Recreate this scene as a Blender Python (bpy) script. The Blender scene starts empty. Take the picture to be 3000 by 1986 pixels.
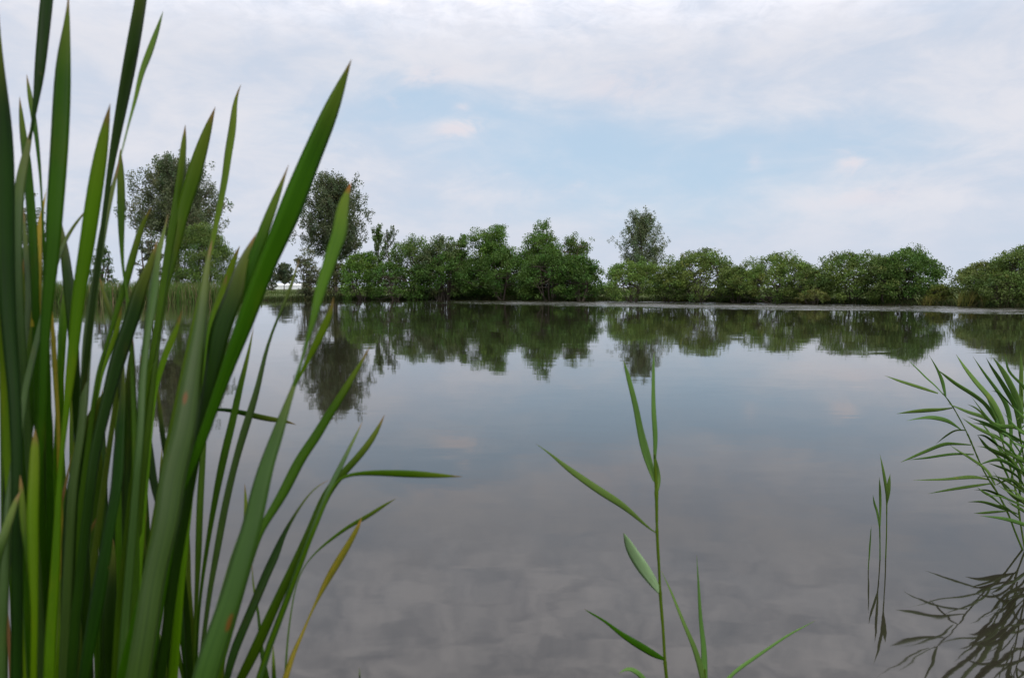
import bpy, math, random
import numpy as np
from mathutils import Vector, noise as mnoise

# ------------------------------------------------------------------ camera, sky, sun
S = bpy.context.scene
COL = S.collection
F = 2288.0            # focal length in photo pixels (3000 wide)
CAMH = 1.2
PITCH = math.atan(151.0 / F)
cd = bpy.data.cameras.new('camera'); cam = bpy.data.objects.new('camera', cd); COL.objects.link(cam)
cam.location = (0, 0, CAMH); cam.rotation_euler = (math.pi / 2 - PITCH, 0, 0)
cd.sensor_width = 36; cd.lens = F / 3000 * 36; cd.clip_start = 0.05; cd.clip_end = 6000
cd.dof.use_dof = True; cd.dof.focus_distance = 7.5; cd.dof.aperture_fstop = 9.5
S.camera = cam
S.view_settings.view_transform = 'Standard'; S.view_settings.look = 'None'
S.view_settings.exposure = 0; S.view_settings.gamma = 1
S.render.resolution_x = 1024; S.render.resolution_y = 677
S.cycles.max_bounces = 6; S.cycles.transparent_max_bounces = 4
S.cycles.use_denoising = True

SUN_EL = math.radians(48); SUN_AZ = math.radians(140)   # azimuth clockwise from +Y
sd = bpy.data.lights.new('sun', 'SUN'); so = bpy.data.objects.new('sun', sd); COL.objects.link(so)
sd.energy = 1.5; sd.angle = math.radians(22); sd.color = (1.0, 0.96, 0.9)
dv = Vector((math.sin(SUN_AZ) * math.cos(SUN_EL), math.cos(SUN_AZ) * math.cos(SUN_EL), math.sin(SUN_EL)))
so.rotation_euler = dv.to_track_quat('Z', 'Y').to_euler()


class NT:
    """small helper to write node maths tersely"""
    def __init__(s, tree): s.t = tree; s.n = tree.nodes; s.l = tree.links
    def put(s, sock, v):
        if hasattr(v, 'links') or isinstance(v, bpy.types.NodeSocket): s.l.new(v, sock)
        elif v is not None:
            if hasattr(sock, 'default_value') and not isinstance(v, (int, float)) and len(v) == 3 and sock.type == 'RGBA': v = (*v, 1)
            sock.default_value = v
    def m(s, op, a, b=None, c=None, clamp=False):
        n = s.n.new('ShaderNodeMath'); n.operation = op; n.use_clamp = clamp
        s.put(n.inputs[0], a)
        if b is not None: s.put(n.inputs[1], b)
        if c is not None: s.put(n.inputs[2], c)
        return n.outputs[0]
    def v(s, op, a, b=None):
        n = s.n.new('ShaderNodeVectorMath'); n.operation = op; s.put(n.inputs[0], a)
        if b is not None:
            if op == 'SCALE': s.put(n.inputs['Scale'], b)
            else: s.put(n.inputs[1], b)
        return n.outputs[0]
    def mix(s, f, a, b, mode='MIX'):
        n = s.n.new('ShaderNodeMix'); n.data_type = 'RGBA'; n.blend_type = mode
        s.put(n.inputs[0], f); s.put(n.inputs[6], a); s.put(n.inputs[7], b)
        return n.outputs[2]
    def rng(s, x, a, b, c=0.0, d=1.0, smooth=True):
        n = s.n.new('ShaderNodeMapRange'); n.interpolation_type = 'SMOOTHSTEP' if smooth else 'LINEAR'
        for i, q in enumerate((x, a, b, c, d)): s.put(n.inputs[i], q)
        return n.outputs[0]
    def sep(s, v):
        n = s.n.new('ShaderNodeSeparateXYZ'); s.put(n.inputs[0], v); return n.outputs
    def comb(s, x, y, z):
        n = s.n.new('ShaderNodeCombineXYZ')
        for i, q in enumerate((x, y, z)): s.put(n.inputs[i], q)
        return n.outputs[0]
    def noise(s, vec, scale, detail=4, rough=0.5, dist=0.0):
        n = s.n.new('ShaderNodeTexNoise'); s.put(n.inputs['Vector'], vec)
        n.inputs['Scale'].default_value = scale; n.inputs['Detail'].default_value = detail
        n.inputs['Roughness'].default_value = rough; n.inputs['Distortion'].default_value = dist
        return n.outputs
    def gauss(s, u, v, cu, cv, su, sv, ang=0.0):
        du = s.m('SUBTRACT', u, cu); dw = s.m('SUBTRACT', v, cv)
        ca, sa = math.cos(ang), math.sin(ang)
        a = s.m('ADD', s.m('MULTIPLY', du, ca / su), s.m('MULTIPLY', dw, sa / su))
        b = s.m('ADD', s.m('MULTIPLY', du, -sa / sv), s.m('MULTIPLY', dw, ca / sv))
        r = s.m('ADD', s.m('MULTIPLY', a, a), s.m('MULTIPLY', b, b))
        return s.m('EXPONENT', s.m('MULTIPLY', r, -1.0))


W = bpy.data.worlds.new('World'); S.world = W; W.use_nodes = True
W.node_tree.nodes.clear(); w = NT(W.node_tree)
tc = w.n.new('ShaderNodeTexCoord').outputs['Generated']
sky = w.n.new('ShaderNodeTexSky'); sky.sky_type = 'NISHITA'; sky.sun_disc = False
sky.sun_elevation = SUN_EL; sky.sun_rotation = SUN_AZ; sky.air_density = 1.0; sky.dust_density = 1.0
x_, y_, z_ = w.sep(tc)[:3]
ay = w.m('MAXIMUM', w.m('ABSOLUTE', y_), 0.12)
u = w.m('DIVIDE', x_, ay); v = w.m('DIVIDE', z_, ay)          # azimuth and height measures
zc = w.m('MAXIMUM', z_, 0.0)
den = w.m('ADD', zc, 0.16)
pl = w.comb(w.m('DIVIDE', x_, den), w.m('DIVIDE', y_, den), 0.0)
n1 = w.noise(pl, 0.9, 7, 0.55, 0.3)['Fac']
n2 = w.noise(w.v('ADD', pl, (13.1, 4.2, 0)), 3.0, 6, 0.6, 0.4)['Fac']
n3 = w.noise(w.v('MULTIPLY', tc, (1, 1, 2.2)), 14.0, 5, 0.62, 0.6)['Fac']
def P2(X, Y): return ((X - 1500) / F, (842 - Y) / F)
n4 = w.noise(w.v('MULTIPLY', tc, (1, 1, 2.4)), 6.5, 7, 0.58, 0.5)['Fac']
hole = None
for (X, Y, su, sv, a, k) in [(1620, 430, 0.21, 0.062, -0.12, .82), (1180, 290, 0.08, 0.030, -0.35, .35),
                             (2150, 500, 0.22, 0.055, 0.05, .75), (2650, 380, 0.16, 0.05, -0.1, .35), (1380, 320, .13, .035, -.35, .35),
                             (900, 380, .10, .03, 0, .3), (1900, 640, .35, .02, 0, .25)]:
    cu, cv = P2(X, Y)
    g = w.m('MULTIPLY', w.gauss(u, v, cu, cv, su, sv, a), k)
    hole = g if hole is None else w.m('ADD', hole, g)
hole = w.m('MINIMUM', hole, 1.15)
cov = w.m('ADD', 0.86, w.m('MULTIPLY', w.m('SUBTRACT', n1, 0.5), 0.45))
cov = w.m('ADD', cov, w.m('MULTIPLY', w.m('SUBTRACT', n4, 0.5), 0.9))
cov = w.m('ADD', cov, w.m('MULTIPLY', w.m('SUBTRACT', n2, 0.5), 0.3))
cov = w.m('SUBTRACT', cov, w.m('MULTIPLY', hole, 0.82))
cov = w.m('ADD', cov, w.m('MULTIPLY', w.m('SUBTRACT', n3, 0.5), 0.42))
puff = None
for (X, Y, su, sv, k) in [(1345, 385, .030, .011, 1.1), (1158, 315, .011, .009, .9), (1355, 325, .012, .006, .6), (2480, 478, .016, .016, .9),
                          (2520, 583, .05, .010, .8), (1830, 255, .05, .022, .7), (2200, 478, .01, .012, .4), (1240, 240, .05, .012, .6), (1660, 550, .03, .008, .35)]:
    cu, cv = P2(X, Y)
    g = w.m('MULTIPLY', w.gauss(u, v, cu, cv, su, sv, 0.12), k)
    puff = g if puff is None else w.m('ADD', puff, g)
puff = w.m('MULTIPLY', puff, w.rng(n3, 0.32, 0.62))
cov = w.m('ADD', cov, w.m('MULTIPLY', puff, 0.75))
cov = w.rng(cov, -0.15, 0.95)
blue = w.mix(0.8, w.v('MULTIPLY', sky.outputs[0], (1, 1, 1)), (5.4, 7.0, 8.75))
shade = w.m('ADD', w.m('MULTIPLY', n1, 0.3), w.m('ADD', w.m('MULTIPLY', n4, 0.55), w.m('MULTIPLY', n3, 0.25)))
cloud = w.mix(w.rng(shade, 0.42, 0.68), (6.3, 6.85, 8.0), (7.65, 7.75, 8.4))
cloud = w.mix(w.m('MULTIPLY', puff, 0.65), cloud, (7.9, 7.4, 7.9))
high = w.rng(z_, .26, .46)
hc = w.noise(w.v('ADD', pl, (5, 9, 0)), 11.0, 6, .62, .5)['Fac']
cloud = w.mix(high, cloud, w.mix(w.rng(hc, .30, .70), (10.0, 10.3, 11.6), (17.4, 16.9, 17.6)))
cloud = w.mix(w.rng(v, 0.0, 0.14, 0.8, 0.0), cloud, (6.1, 6.75, 7.9))
col = w.mix(cov, blue, cloud)
col = w.mix(w.rng(z_, -0.02, 0.0, 1.0, 0.0), col, (1.2, 1.5, 0.9))
bg = w.n.new('ShaderNodeBackground'); bg.inputs['Strength'].default_value = 0.1; w.l.new(col, bg.inputs['Color'])
wo = w.n.new('ShaderNodeOutputWorld'); w.l.new(bg.outputs[0], wo.inputs[0])

# ------------------------------------------------------------------ helpers
def ray(X, Y):
    a = (X - 1500) / F; b = (993 - Y) / F
    c, s = math.cos(PITCH), math.sin(PITCH)
    return Vector((a, c + b * s, b * c - s))
def at(X, Y, d):
    r = ray(X, Y); return Vector((0, 0, CAMH)) + r * (d / r.y)

def tag(o, label=None, cat=None, group=None, kind=None):
    if label: o['label'] = label
    if cat: o['category'] = cat
    if group: o['group'] = group
    if kind: o['kind'] = kind
    return o
def empty(name, loc):
    o = bpy.data.objects.new(name, None); COL.objects.link(o); o.location = loc; o.empty_display_size = .1; return o
def mesh_np(name, V, Fc, mat, parent=None, cols=None, uvs=None, smooth=True):
    """V (n,3), Fc list of face index arrays (uniform) -> one mesh object"""
    V = np.asarray(V, float)
    if parent is not None: V = V - np.array(parent.location)
    me = bpy.data.meshes.new(name)
    Fc = np.asarray(Fc, int); k = Fc.shape[1]
    me.vertices.add(len(V)); me.vertices.foreach_set('co', V.ravel())
    me.loops.add(Fc.size); me.loops.foreach_set('vertex_index', Fc.ravel())
    me.polygons.add(len(Fc)); me.polygons.foreach_set('loop_start', np.arange(len(Fc)) * k)
    me.polygons.foreach_set('loop_total', np.full(len(Fc), k))
    me.polygons.foreach_set('use_smooth', np.full(len(Fc), smooth))
    me.update(calc_edges=True)
    if cols is not None:
        a = me.color_attributes.new('tint', 'FLOAT_COLOR', 'POINT')
        c = np.ones((len(V), 4)); c[:, :3] = cols; a.data.foreach_set('color', c.ravel())
    if uvs is not None:
        uvl = me.uv_layers.new(name='UVMap'); uvl.data.foreach_set('uv', np.asarray(uvs)[Fc.ravel()].ravel())
    me.materials.append(mat)
    o = bpy.data.objects.new(name, me); COL.objects.link(o)
    if parent is not None: o.parent = parent
    return o

def new_mat(name):
    m = bpy.data.materials.new(name); m.use_nodes = True; m.node_tree.nodes.clear()
    n = NT(m.node_tree); out = n.n.new('ShaderNodeOutputMaterial'); return m, n, out
def principled(n, col, rough=0.6, spec=0.3, normal=None):
    p = n.n.new('ShaderNodeBsdfPrincipled'); n.put(p.inputs['Base Color'], col); n.put(p.inputs['Roughness'], rough)
    p.inputs['Specular IOR Level'].default_value = spec
    if normal is not None: n.put(p.inputs['Normal'], normal)
    return p

# ------------------------------------------------------------------ materials
def mat_foliage(name, sheen=0.35):
    m, n, out = new_mat(name)
    a = n.n.new('ShaderNodeAttribute'); a.attribute_name = 'tint'
    p = principled(n, a.outputs['Color'], 0.55, sheen)
    t = n.n.new('ShaderNodeBsdfTranslucent'); n.put(t.inputs[0], n.mix(0.5, a.outputs['Color'], (0.09, 0.16, 0.02)))
    mx = n.n.new('ShaderNodeMixShader'); mx.inputs[0].default_value = 0.28
    n.l.new(p.outputs[0], mx.inputs[1]); n.l.new(t.outputs[0], mx.inputs[2]); n.l.new(mx.outputs[0], out.inputs[0])
    return m
M_FOL = mat_foliage('foliage', .18)
def mat_bark():
    m, n, out = new_mat('bark')
    tcn = n.n.new('ShaderNodeTexCoord').outputs['Object']
    f = n.noise(n.v('MULTIPLY', tcn, (1, 1, .2)), 9, 6, .6)['Fac']
    p = principled(n, n.mix(f, (0.045, 0.036, 0.027), (0.16, 0.135, 0.105)), .9, .1)
    b = n.n.new('ShaderNodeBump'); b.inputs['Strength'].default_value = .5; n.l.new(f, b.inputs['Height']); n.l.new(b.outputs[0], p.inputs['Normal'])
    n.l.new(p.outputs[0], out.inputs[0]); return m
M_BARK = mat_bark()
def mat_ground():
    m, n, out = new_mat('ground')
    tcn = n.n.new('ShaderNodeTexCoord').outputs['Object']
    a = n.noise(tcn, .25, 8, .6)['Fac']; b = n.noise(tcn, 6, 5, .6)['Fac']
    c = n.mix(n.rng(a, .35, .65), (0.045, 0.085, 0.02), (0.09, 0.12, 0.035))
    c = n.mix(n.m('MULTIPLY', b, .6), c, (0.07, 0.06, 0.03))
    z = n.sep(tcn)[2]
    c = n.mix(n.rng(z, .02, .16, 1.0, 0.0), c, (0.035, 0.028, 0.018))
    p = principled(n, c, .95, .1); bm = n.n.new('ShaderNodeBump'); bm.inputs['Strength'].default_value = .6
    n.l.new(b, bm.inputs['Height']); n.l.new(bm.outputs[0], p.inputs['Normal'])
    n.l.new(p.outputs[0], out.inputs[0]); return m

# shoreline of the far bank: (photo x, distance) -> world points
SH = [(-900, 48), (-300, 56), (0, 60), (280, 62), (520, 63), (700, 68), (850, 76), (1100, 78), (1400, 76), (1650, 70),
      (1900, 67), (2200, 62), (2400, 57), (2700, 53), (2850, 49), (3000, 46), (3400, 40)]
SHX = np.array([(x - 1500) / F * d for x, d in SH]); SHY = np.array([d for x, d in SH], float)
SHX = np.concatenate([[-110, -95, -80], SHX, [48, 60, 66]]); SHY = np.concatenate([[-4, 15, 32], SHY, [28, 10, -4]])
def shore(X): return np.interp(X, SHX, SHY)

def build_ground():
    xs = np.unique(np.concatenate([[-4000, -2000, -900, -400, -220, -150], np.arange(-116, 74, 1.0), [100, 150, 220, 400, 900, 2000, 4000]]))
    ys = np.unique(np.concatenate([[-4000, -1500, -500, -150, -50, -15, -6], np.arange(-3, 2, .25), np.arange(2, 40, 2), np.arange(40, 95, .8), [100, 110, 130, 170, 250, 400, 800, 1600, 4500]]))
    X, Y = np.meshgrid(xs, ys); rs = np.random.RandomState(3)
    wob = .35 * np.sin(X * .9) + .25 * np.sin(X * 2.3 + 1) + .5 * np.sin(X * .21)
    inside = np.minimum(np.minimum(shore(X) + wob - Y, (Y - 0.15) * 2.2), 200)
    t = np.clip((inside + 1.6) / 3.2, 0, 1); t = t * t * (3 - 2 * t)
    H = 0.42 * (1 - t) - 0.9 * t
    H += np.where(H > .2, (np.sin(X * .37 + Y * .21) * .05 + np.sin(X * .11 - Y * .3) * .06), 0)
    V = np.stack([X.ravel(), Y.ravel(), H.ravel()], 1)
    ny, nx = X.shape; i = np.arange(ny - 1)[:, None] * nx + np.arange(nx - 1)[None]
    Fc = np.stack([i, i + 1, i + nx + 1, i + nx], -1).reshape(-1, 4)
    tag(mesh_np('ground', V, Fc, mat_ground()), kind='structure')
build_ground()

def mat_water():
    m, n, out = new_mat('water')
    tcn = n.n.new('ShaderNodeTexCoord').outputs['Object']
    x, y, z = n.sep(tcn)[:3]
    # distance in front of the far bank, measured roughly along the bank line
    ln = n.m('SUBTRACT', n.m('SUBTRACT', 71.0, n.m('MULTIPLY', n.m('MAXIMUM', x, -3.0), 0.70)), y)
    patch = n.noise(n.v('MULTIPLY', tcn, (.06, .10, 1)), 1.0, 4, .55)['Fac']
    edge = n.m('ADD', 15.5, n.m('MULTIPLY', n.m('SUBTRACT', patch, .5), 14))
    band = n.rng(n.m('SUBTRACT', ln, edge), -5.0, 6.5, 1.0, 0.0)
    band = n.m('MULTIPLY', band, n.rng(x, -9.0, 3.0, 0.0, 1.0))
    band = n.m('MULTIPLY', band, n.rng(n.noise(n.v('MULTIPLY', tcn, (.10, .55, 1)), 1.0, 4, .6)['Fac'], .38, .56, .25, 1.15))
    calm = n.rng(n.noise(n.v('MULTIPLY', tcn, (.12, .3, 1)), 1.0, 3, .5)['Fac'], .35, .7, 0.6, 1.3)
    near = n.rng(y, 1.0, 9.0, 2.2, 1.0)
    amp = n.m('ADD', n.m('MULTIPLY', n.m('MULTIPLY', calm, near), n.rng(y, 5.0, 30.0, 0.020, 0.030)), n.m('MULTIPLY', band, 0.05))
    ripa = n.noise(n.v('MULTIPLY', tcn, (.55, 1.5, 1)), 5.0, 3, .55)['Color']
    ripb = n.noise(n.v('MULTIPLY', tcn, (.7, 1.3, 1)), 0.9, 2, .5)['Color']
    rip = n.v('SUBTRACT', n.mix(.45, ripa, ripb), (.5, .5, .5))
    nrm = n.v('MULTIPLY', n.v('SCALE', rip, amp), (1, 1, 0))
    ry = n.m('MULTIPLY', n.m('ABSOLUTE', n.sep(rip)[1]), n.m('MULTIPLY', band, -5.0))     # breeze facets turned to the open water
    nrm = n.v('ADD', nrm, n.comb(0.0, ry, 0.0))
    nrm = n.v('NORMALIZE', n.v('ADD', nrm, (0, 0, 1)))
    murk = n.noise(tcn, .9, 5, .6)['Fac']
    spots = n.rng(n.noise(n.v('ADD', tcn, (3.3, 7.1, 0)), 2.6, 3, .5)['Fac'], .62, .74)
    c = n.mix(n.rng(murk, .3, .7), (0.014, 0.012, 0.008), (0.024, 0.021, 0.015))
    deep = n.rng(y, 2.0, 14.0)                 # shallow pale mud near the camera, deep brown water farther out
    c = n.mix(deep, c, (0.019, 0.018, 0.010))
    c = n.mix(n.m('MULTIPLY', spots, n.rng(y, 2.2, 3.2, .6, 0.0)), c, (0.010, 0.009, 0.008))
    p = principled(n, c, n.m('ADD', .03, n.m('MULTIPLY', band, .12)), .5, nrm)
    p.inputs['IOR'].default_value = 1.45
    n.l.new(p.outputs[0], out.inputs[0]); return m
wat = mesh_np('water', [(-115, -1.2, 0), (72, -1.2, 0), (72, 95, 0), (-115, 95, 0)], [(0, 1, 2, 3)], mat_water())
tag(wat, kind='structure')

# ------------------------------------------------------------------ trees and shrubs
def tube_into(Vs, Fs, pts, radii, sides=6):
    pts = np.asarray(pts, float); n0 = sum(len(a) for a in Vs)
    N = len(pts); T = np.gradient(pts, axis=0); T /= np.linalg.norm(T, axis=1)[:, None] + 1e-9
    ref = np.array([0.3, 1, 0.1]); A = np.cross(T, ref); A /= np.linalg.norm(A, axis=1)[:, None] + 1e-9; B = np.cross(T, A)
    th = np.arange(sides) / sides * 2 * math.pi
    ring = pts[:, None] + np.asarray(radii)[:, None, None] * (np.cos(th)[None, :, None] * A[:, None] + np.sin(th)[None, :, None] * B[:, None])
    Vs.append(ring.reshape(-1, 3))
    i = np.arange(N - 1)[:, None] * sides + np.arange(sides)[None]; j = np.arange(N - 1)[:, None] * sides + (np.arange(sides)[None] + 1) % sides
    Fs.append((np.stack([i, j, j + sides, i + sides], -1).reshape(-1, 4)) + n0)

def leaves_mesh(C, size, tint, rs, asp=.55, droop=0.0):
    """C (n,3) leaf centres -> kite shaped leaves"""
    n = len(C); d = rs.normal(size=(n, 3)); d[:, 2] -= droop; d /= np.linalg.norm(d, axis=1)[:, None]
    e = rs.normal(size=(n, 3)); e -= (e * d).sum(1)[:, None] * d; e /= np.linalg.norm(e, axis=1)[:, None]
    L = (size * rs.uniform(.6, 1.35, n))[:, None] if np.ndim(size) == 0 else (size * rs.uniform(.6, 1.35, n))[:, None]
    V = np.stack([C - d * L * .5, C + e * L * asp * .5 - d * L * .05, C + d * L * .5, C - e * L * asp * .5 - d * L * .05], 1).reshape(-1, 3)
    return V, np.arange(4 * n).reshape(-1, 4), np.repeat(tint, 4, 0)

def limb(a, b, rs, sag=.08, k=5):
    a = np.array(a, float); b = np.array(b, float); t = np.linspace(0, 1, k)[:, None]
    L = np.linalg.norm(b - a); off = rs.normal(size=3) * L * sag
    return a + (b - a) * t + np.sin(t * math.pi) * off + np.array([0, 0, 1]) * (np.sin(t * math.pi) * -L * .06)

def tree(name, label, cat, X, top, wid, d, kind, tint, seed, group=None, leaf=.15, dens=1.0, base=0.0, crown0=0.0, openness=.0, sat=None):
    """X, top, wid in photo pixels at distance d; crown0 = fraction of height where the crown starts"""
    rs = np.random.RandomState(seed)
    if kind == 'bush': d = d - (2.4 if group and 'right-hand' in group else 1.3)
    loc = np.array([(X - 1500) / F * d, d, 0.3 + base])
    H = (at(X, top, d).z) - loc[2]; R = wid / 2 / F * d
    root = empty(name, loc); tag(root, label, cat, group)
    Vs, Fs = [], []; cen = []; rad = []
    t0 = loc - [0, 0, .4]
    if kind == 'bush':
        nc = int(150 * dens)
        ns = 7
        stems = []
        for i in range(ns):
            a = i / ns * 6.283 + rs.uniform(-.4, .4); rr = R * rs.uniform(.2, .6)
            e = loc + [math.cos(a) * rr, math.sin(a) * rr, H * rs.uniform(.45, .75)]
            p = limb(t0 + [math.cos(a) * .25, math.sin(a) * .25, 0], e, rs); tube_into(Vs, Fs, p, np.linspace(.11, .035, 5) * H / 5); stems.append(p)
        # a few bumps shape the outline
        nb = 6; bumps = [(rs.uniform(0, 6.283), rs.uniform(.35, .75), rs.uniform(.82, 1.06)) for _ in range(nb)]
        for i in range(nc):
            h = rs.uniform(0, 1) ** .7; a = rs.uniform(0, 6.283)
            pr = max(0, 1 - max(0, (h - .2) / .8) ** 3.0) ** .5 * (0.94 + .12 * min(1, h / .25))
            q = rs.uniform(.35, 1) ** .5
            bump = 1 + .13 * math.sin(a * 3 + bumps[0][0]) + .09 * math.sin(a * 5 + bumps[1][0] + h * 4)
            hh = h * (0.9 + (.10 * math.sin(a * 2 + bumps[2][0]) + .07 * math.sin(a * 5 + bumps[3][0])) * q)
            c = loc + [math.cos(a) * R * pr * q * bump, math.sin(a) * R * .85 * pr * q * bump, H * (-.02 + 1.03 * hh)]
            cr = min(R, H * .6) * rs.uniform(.12, .22) + .12
            cen.append(c); rad.append((cr, cr, cr * rs.uniform(.55, .9)))
            if i % 4 == 0:
                s = stems[rs.randint(ns)]; tube_into(Vs, Fs, limb(s[rs.randint(2, 5)], c, rs, k=4), np.linspace(.035, .012, 4), 4)
        # shoots that break the top edge
        for i in range(int(26 * dens)):
            a = rs.uniform(0, 6.283); q = rs.uniform(0, .8); c = loc + [math.cos(a) * R * q, math.sin(a) * R * q, H * (.90 * math.sqrt(max(.02, 1 - q ** 2.6)) + rs.uniform(.0, .10))]
            cen.append(c); rad.append((.14, .14, H * rs.uniform(.03, .08)))
    elif kind == 'plume':
        tt = limb(t0, loc + [rs.normal() * .3, 0, H * .93], rs, .02, 8); tube_into(Vs, Fs, tt, np.linspace(.34, .05, 8) * H / 16, 8)
        nl = int(34 * dens)
        for i in range(nl):
            f = (i + .5) / nl; h0 = H * (crown0 * .75 + (0.80 - crown0 * .75) * f); a = i * 2.4 + rs.uniform(-.4, .4)
            reach = R * rs.uniform(.55, 1.12) * (1 - .72 * max(0, f - .35) / .65) * (0.80 + .35 * min(1, f / .3))
            rise = H * rs.uniform(.16, .34) * (.75 + .5 * f)
            zt = min(h0 + rise * (0.6 + f * .5), H * rs.uniform(.93, 1.0))
            e = loc + [math.cos(a) * reach, math.sin(a) * reach, zt]
            s = np.array([tt[0][0], tt[0][1], 0]); s = np.array([np.interp(loc[2] + h0, tt[:, 2], tt[:, 0]), np.interp(loc[2] + h0, tt[:, 2], tt[:, 1]), loc[2] + h0])
            p = limb(s, e, rs, .05, 7); p[:, 2] -= np.sin(np.linspace(0, 1, 7) * 3.14) * reach * .08
            tube_into(Vs, Fs, p, np.linspace(.09, .02, 7) * H / 16, 5)
            k = int(9 + 5 * reach / R)
            for j in range(k):
                g = .3 + .7 * (j + rs.uniform()) / k; idx = g * 6; i0 = int(min(5, idx)); c = p[i0] + (p[i0 + 1] - p[i0]) * (idx - i0)
                sp = R * .12 * (1.15 - .55 * g); c = c + rs.normal(size=3) * [sp, sp, sp * .9]
                r = R * rs.uniform(.06, .115) * (1.2 - .5 * g) + .1
                cen.append(c); rad.append((r, r, r * 1.45))
        for j in range(10): cen.append(loc + [rs.normal() * R * .12, rs.normal() * R * .12, H * rs.uniform(.8, 1.0)]); rad.append((R * .08, R * .08, R * .2))
    elif kind == 'tree':           # loose broadleaf tree with layered clumps
        ns = 4
        for s_ in range(ns):
            a = s_ * 1.57 + rs.uniform(-.4, .4); e = loc + [math.cos(a) * R * .6, math.sin(a) * R * .5, H * rs.uniform(.72, .9)]
            if s_ == 0: e = loc + [0, 0, H * .93]
            p = limb(t0, e, rs, .06, 8); tube_into(Vs, Fs, p, np.linspace(.16, .03, 8) * H / 7, 6)
            nl = int(17 * dens)
            for i in range(nl):
                f = (i + .6) / nl; b = p[min(7, 1 + int(f * 6.5))]; a2 = rs.uniform(0, 6.283)
                prof = math.sin(min(1, (.18 + .95 * f)) * 2.6) ; reach = R * rs.uniform(.45, 1.05) * max(.42, prof)
                q = np.array([.5 * (loc[0] + b[0]), .5 * (loc[1] + b[1]), b[2]]) + [math.cos(a2) * reach, math.sin(a2) * reach, H * rs.uniform(-.02, .10)]
                q[2] = min(q[2], loc[2] + H * .97)
                lp = limb(b, q, rs, .05, 5); tube_into(Vs, Fs, lp, np.linspace(.045, .012, 5), 4)
                for j in range(5):
                    g = rs.uniform(.35, 1.05); idx = min(3.99, g * 4); c = lp[int(idx)] + (lp[int(idx) + 1] - lp[int(idx)]) * (idx - int(idx)) + rs.normal(size=3) * R * .09
                    cr = R * rs.uniform(.10, .19) + .08
                    cen.append(c); rad.append((cr, cr, cr * .6))
        for j in range(6): cen.append(loc + [rs.normal() * R * .2, rs.normal() * R * .2, H * rs.uniform(.88, .99)]); rad.append((.3, .3, .28))
    cen = np.array(cen); rad = np.array(rad)
    per = np.clip((rad[:, 0] * rad[:, 2]) * 1.15 / (leaf * leaf) * 6.5, 16, 230).astype(int)
    per = (per * (1 - openness)).astype(int) + 4
    idx = np.repeat(np.arange(len(cen)), per); n = len(idx)
    g = rs.normal(size=(n, 3)); g /= np.linalg.norm(g, axis=1)[:, None]; g *= (rs.uniform(0, 1, n) ** .42)[:, None]
    C = cen[idx] + g * rad[idx]
    C[:, 2] = np.maximum(C[:, 2], 0.04)
    tint = np.array(tint) * 1.15
    ct = tint * (1 + rs.normal(size=(len(cen), 1)) * .17) * (1 + rs.normal(size=(len(cen), 3)) * [.10, .04, .08])
    lt = np.clip(ct[idx] * (1 + rs.normal(size=(n, 1)) * .17), .004, .4)
    if sat is not None:
        yl = rs.uniform(size=n) < sat[1]; lt[yl] = np.array(sat[0]) * rs.uniform(.7, 1.2, (yl.sum(), 1))
    V, Fc, T = leaves_mesh(C, leaf, lt, rs, .62 if kind != 'plume' else .5)
    mesh_np('crown', V, Fc, M_FOL, root, T, smooth=False)
    mesh_np('trunk', np.concatenate(Vs), np.concatenate(Fs), M_BARK, root)
    return root

GRY = (0.115, 0.135, 0.070); DRK = (0.050, 0.090, 0.022); OLV = (0.115, 0.165, 0.036); LIM = (0.125, 0.195, 0.040)
# tall trees behind the far bank
tree('poplar_tree', 'tall broad grey-green tree at the left, seen between the cattail blades', 'tree', 522, 462, 285, 100, 'plume', (0.10, 0.122, 0.062), 11, 'tall trees beyond the pond', .25, 2.3, 0, .55)
tree('poplar_tree', 'tall narrow dark tree just right of the longest leaning cattail blade', 'tree', 985, 508, 218, 98, 'plume', (0.085, 0.105, 0.055), 12, 'tall trees beyond the pond', .24, 2.2, 0, .42)
tree('poplar_tree', 'lone spiky-topped tree rising above the right-hand row of shrubs', 'tree', 1878, 618, 155, 114, 'plume', (0.11, 0.14, 0.07), 13, 'tall trees beyond the pond', .22, 1.8, 0, .25, openness=.2)
tree('distant_tree', 'dark tree at the far left edge, mostly behind cattail blades', 'tree', 55, 560, 190, 110, 'tree', GRY, 14, None, .26, 1.3, 0, .2)
tree('distant_tree', 'small far-off tree in the gap left of the shrubby thicket', 'tree', 834, 772, 62, 190, 'plume', (0.08, 0.10, 0.055), 15, None, .35, .9, 0, .42)
tree('distant_tree', 'tiny far-off tree lowest in the gap left of the thicket', 'tree', 798, 800, 34, 210, 'bush', (0.07, 0.09, 0.05), 16, None, .3, .6)
# left bank shrubs
tree('round_shrub', 'large round dark shrub in front of the tall broad tree', 'shrub', 594, 660, 180, 76, 'bush', (0.10, 0.155, 0.036), 21, None, .12, 2.2)
tree('loose_shrub', 'loose grey-leaved shrub left of the large round dark shrub', 'shrub', 447, 672, 84, 80, 'tree', (0.10, 0.12, 0.07), 22, None, .17, 1.0)
tree('round_shrub', 'small dark round shrub farther left on the grassy bank', 'shrub', 305, 722, 66, 92, 'bush', DRK, 23, None, .18, .8)
tree('round_shrub', 'low dark shrub at the far left edge below the dark tree', 'shrub', 60, 735, 150, 85, 'bush', DRK, 24, None, .18, 1.0)
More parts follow.
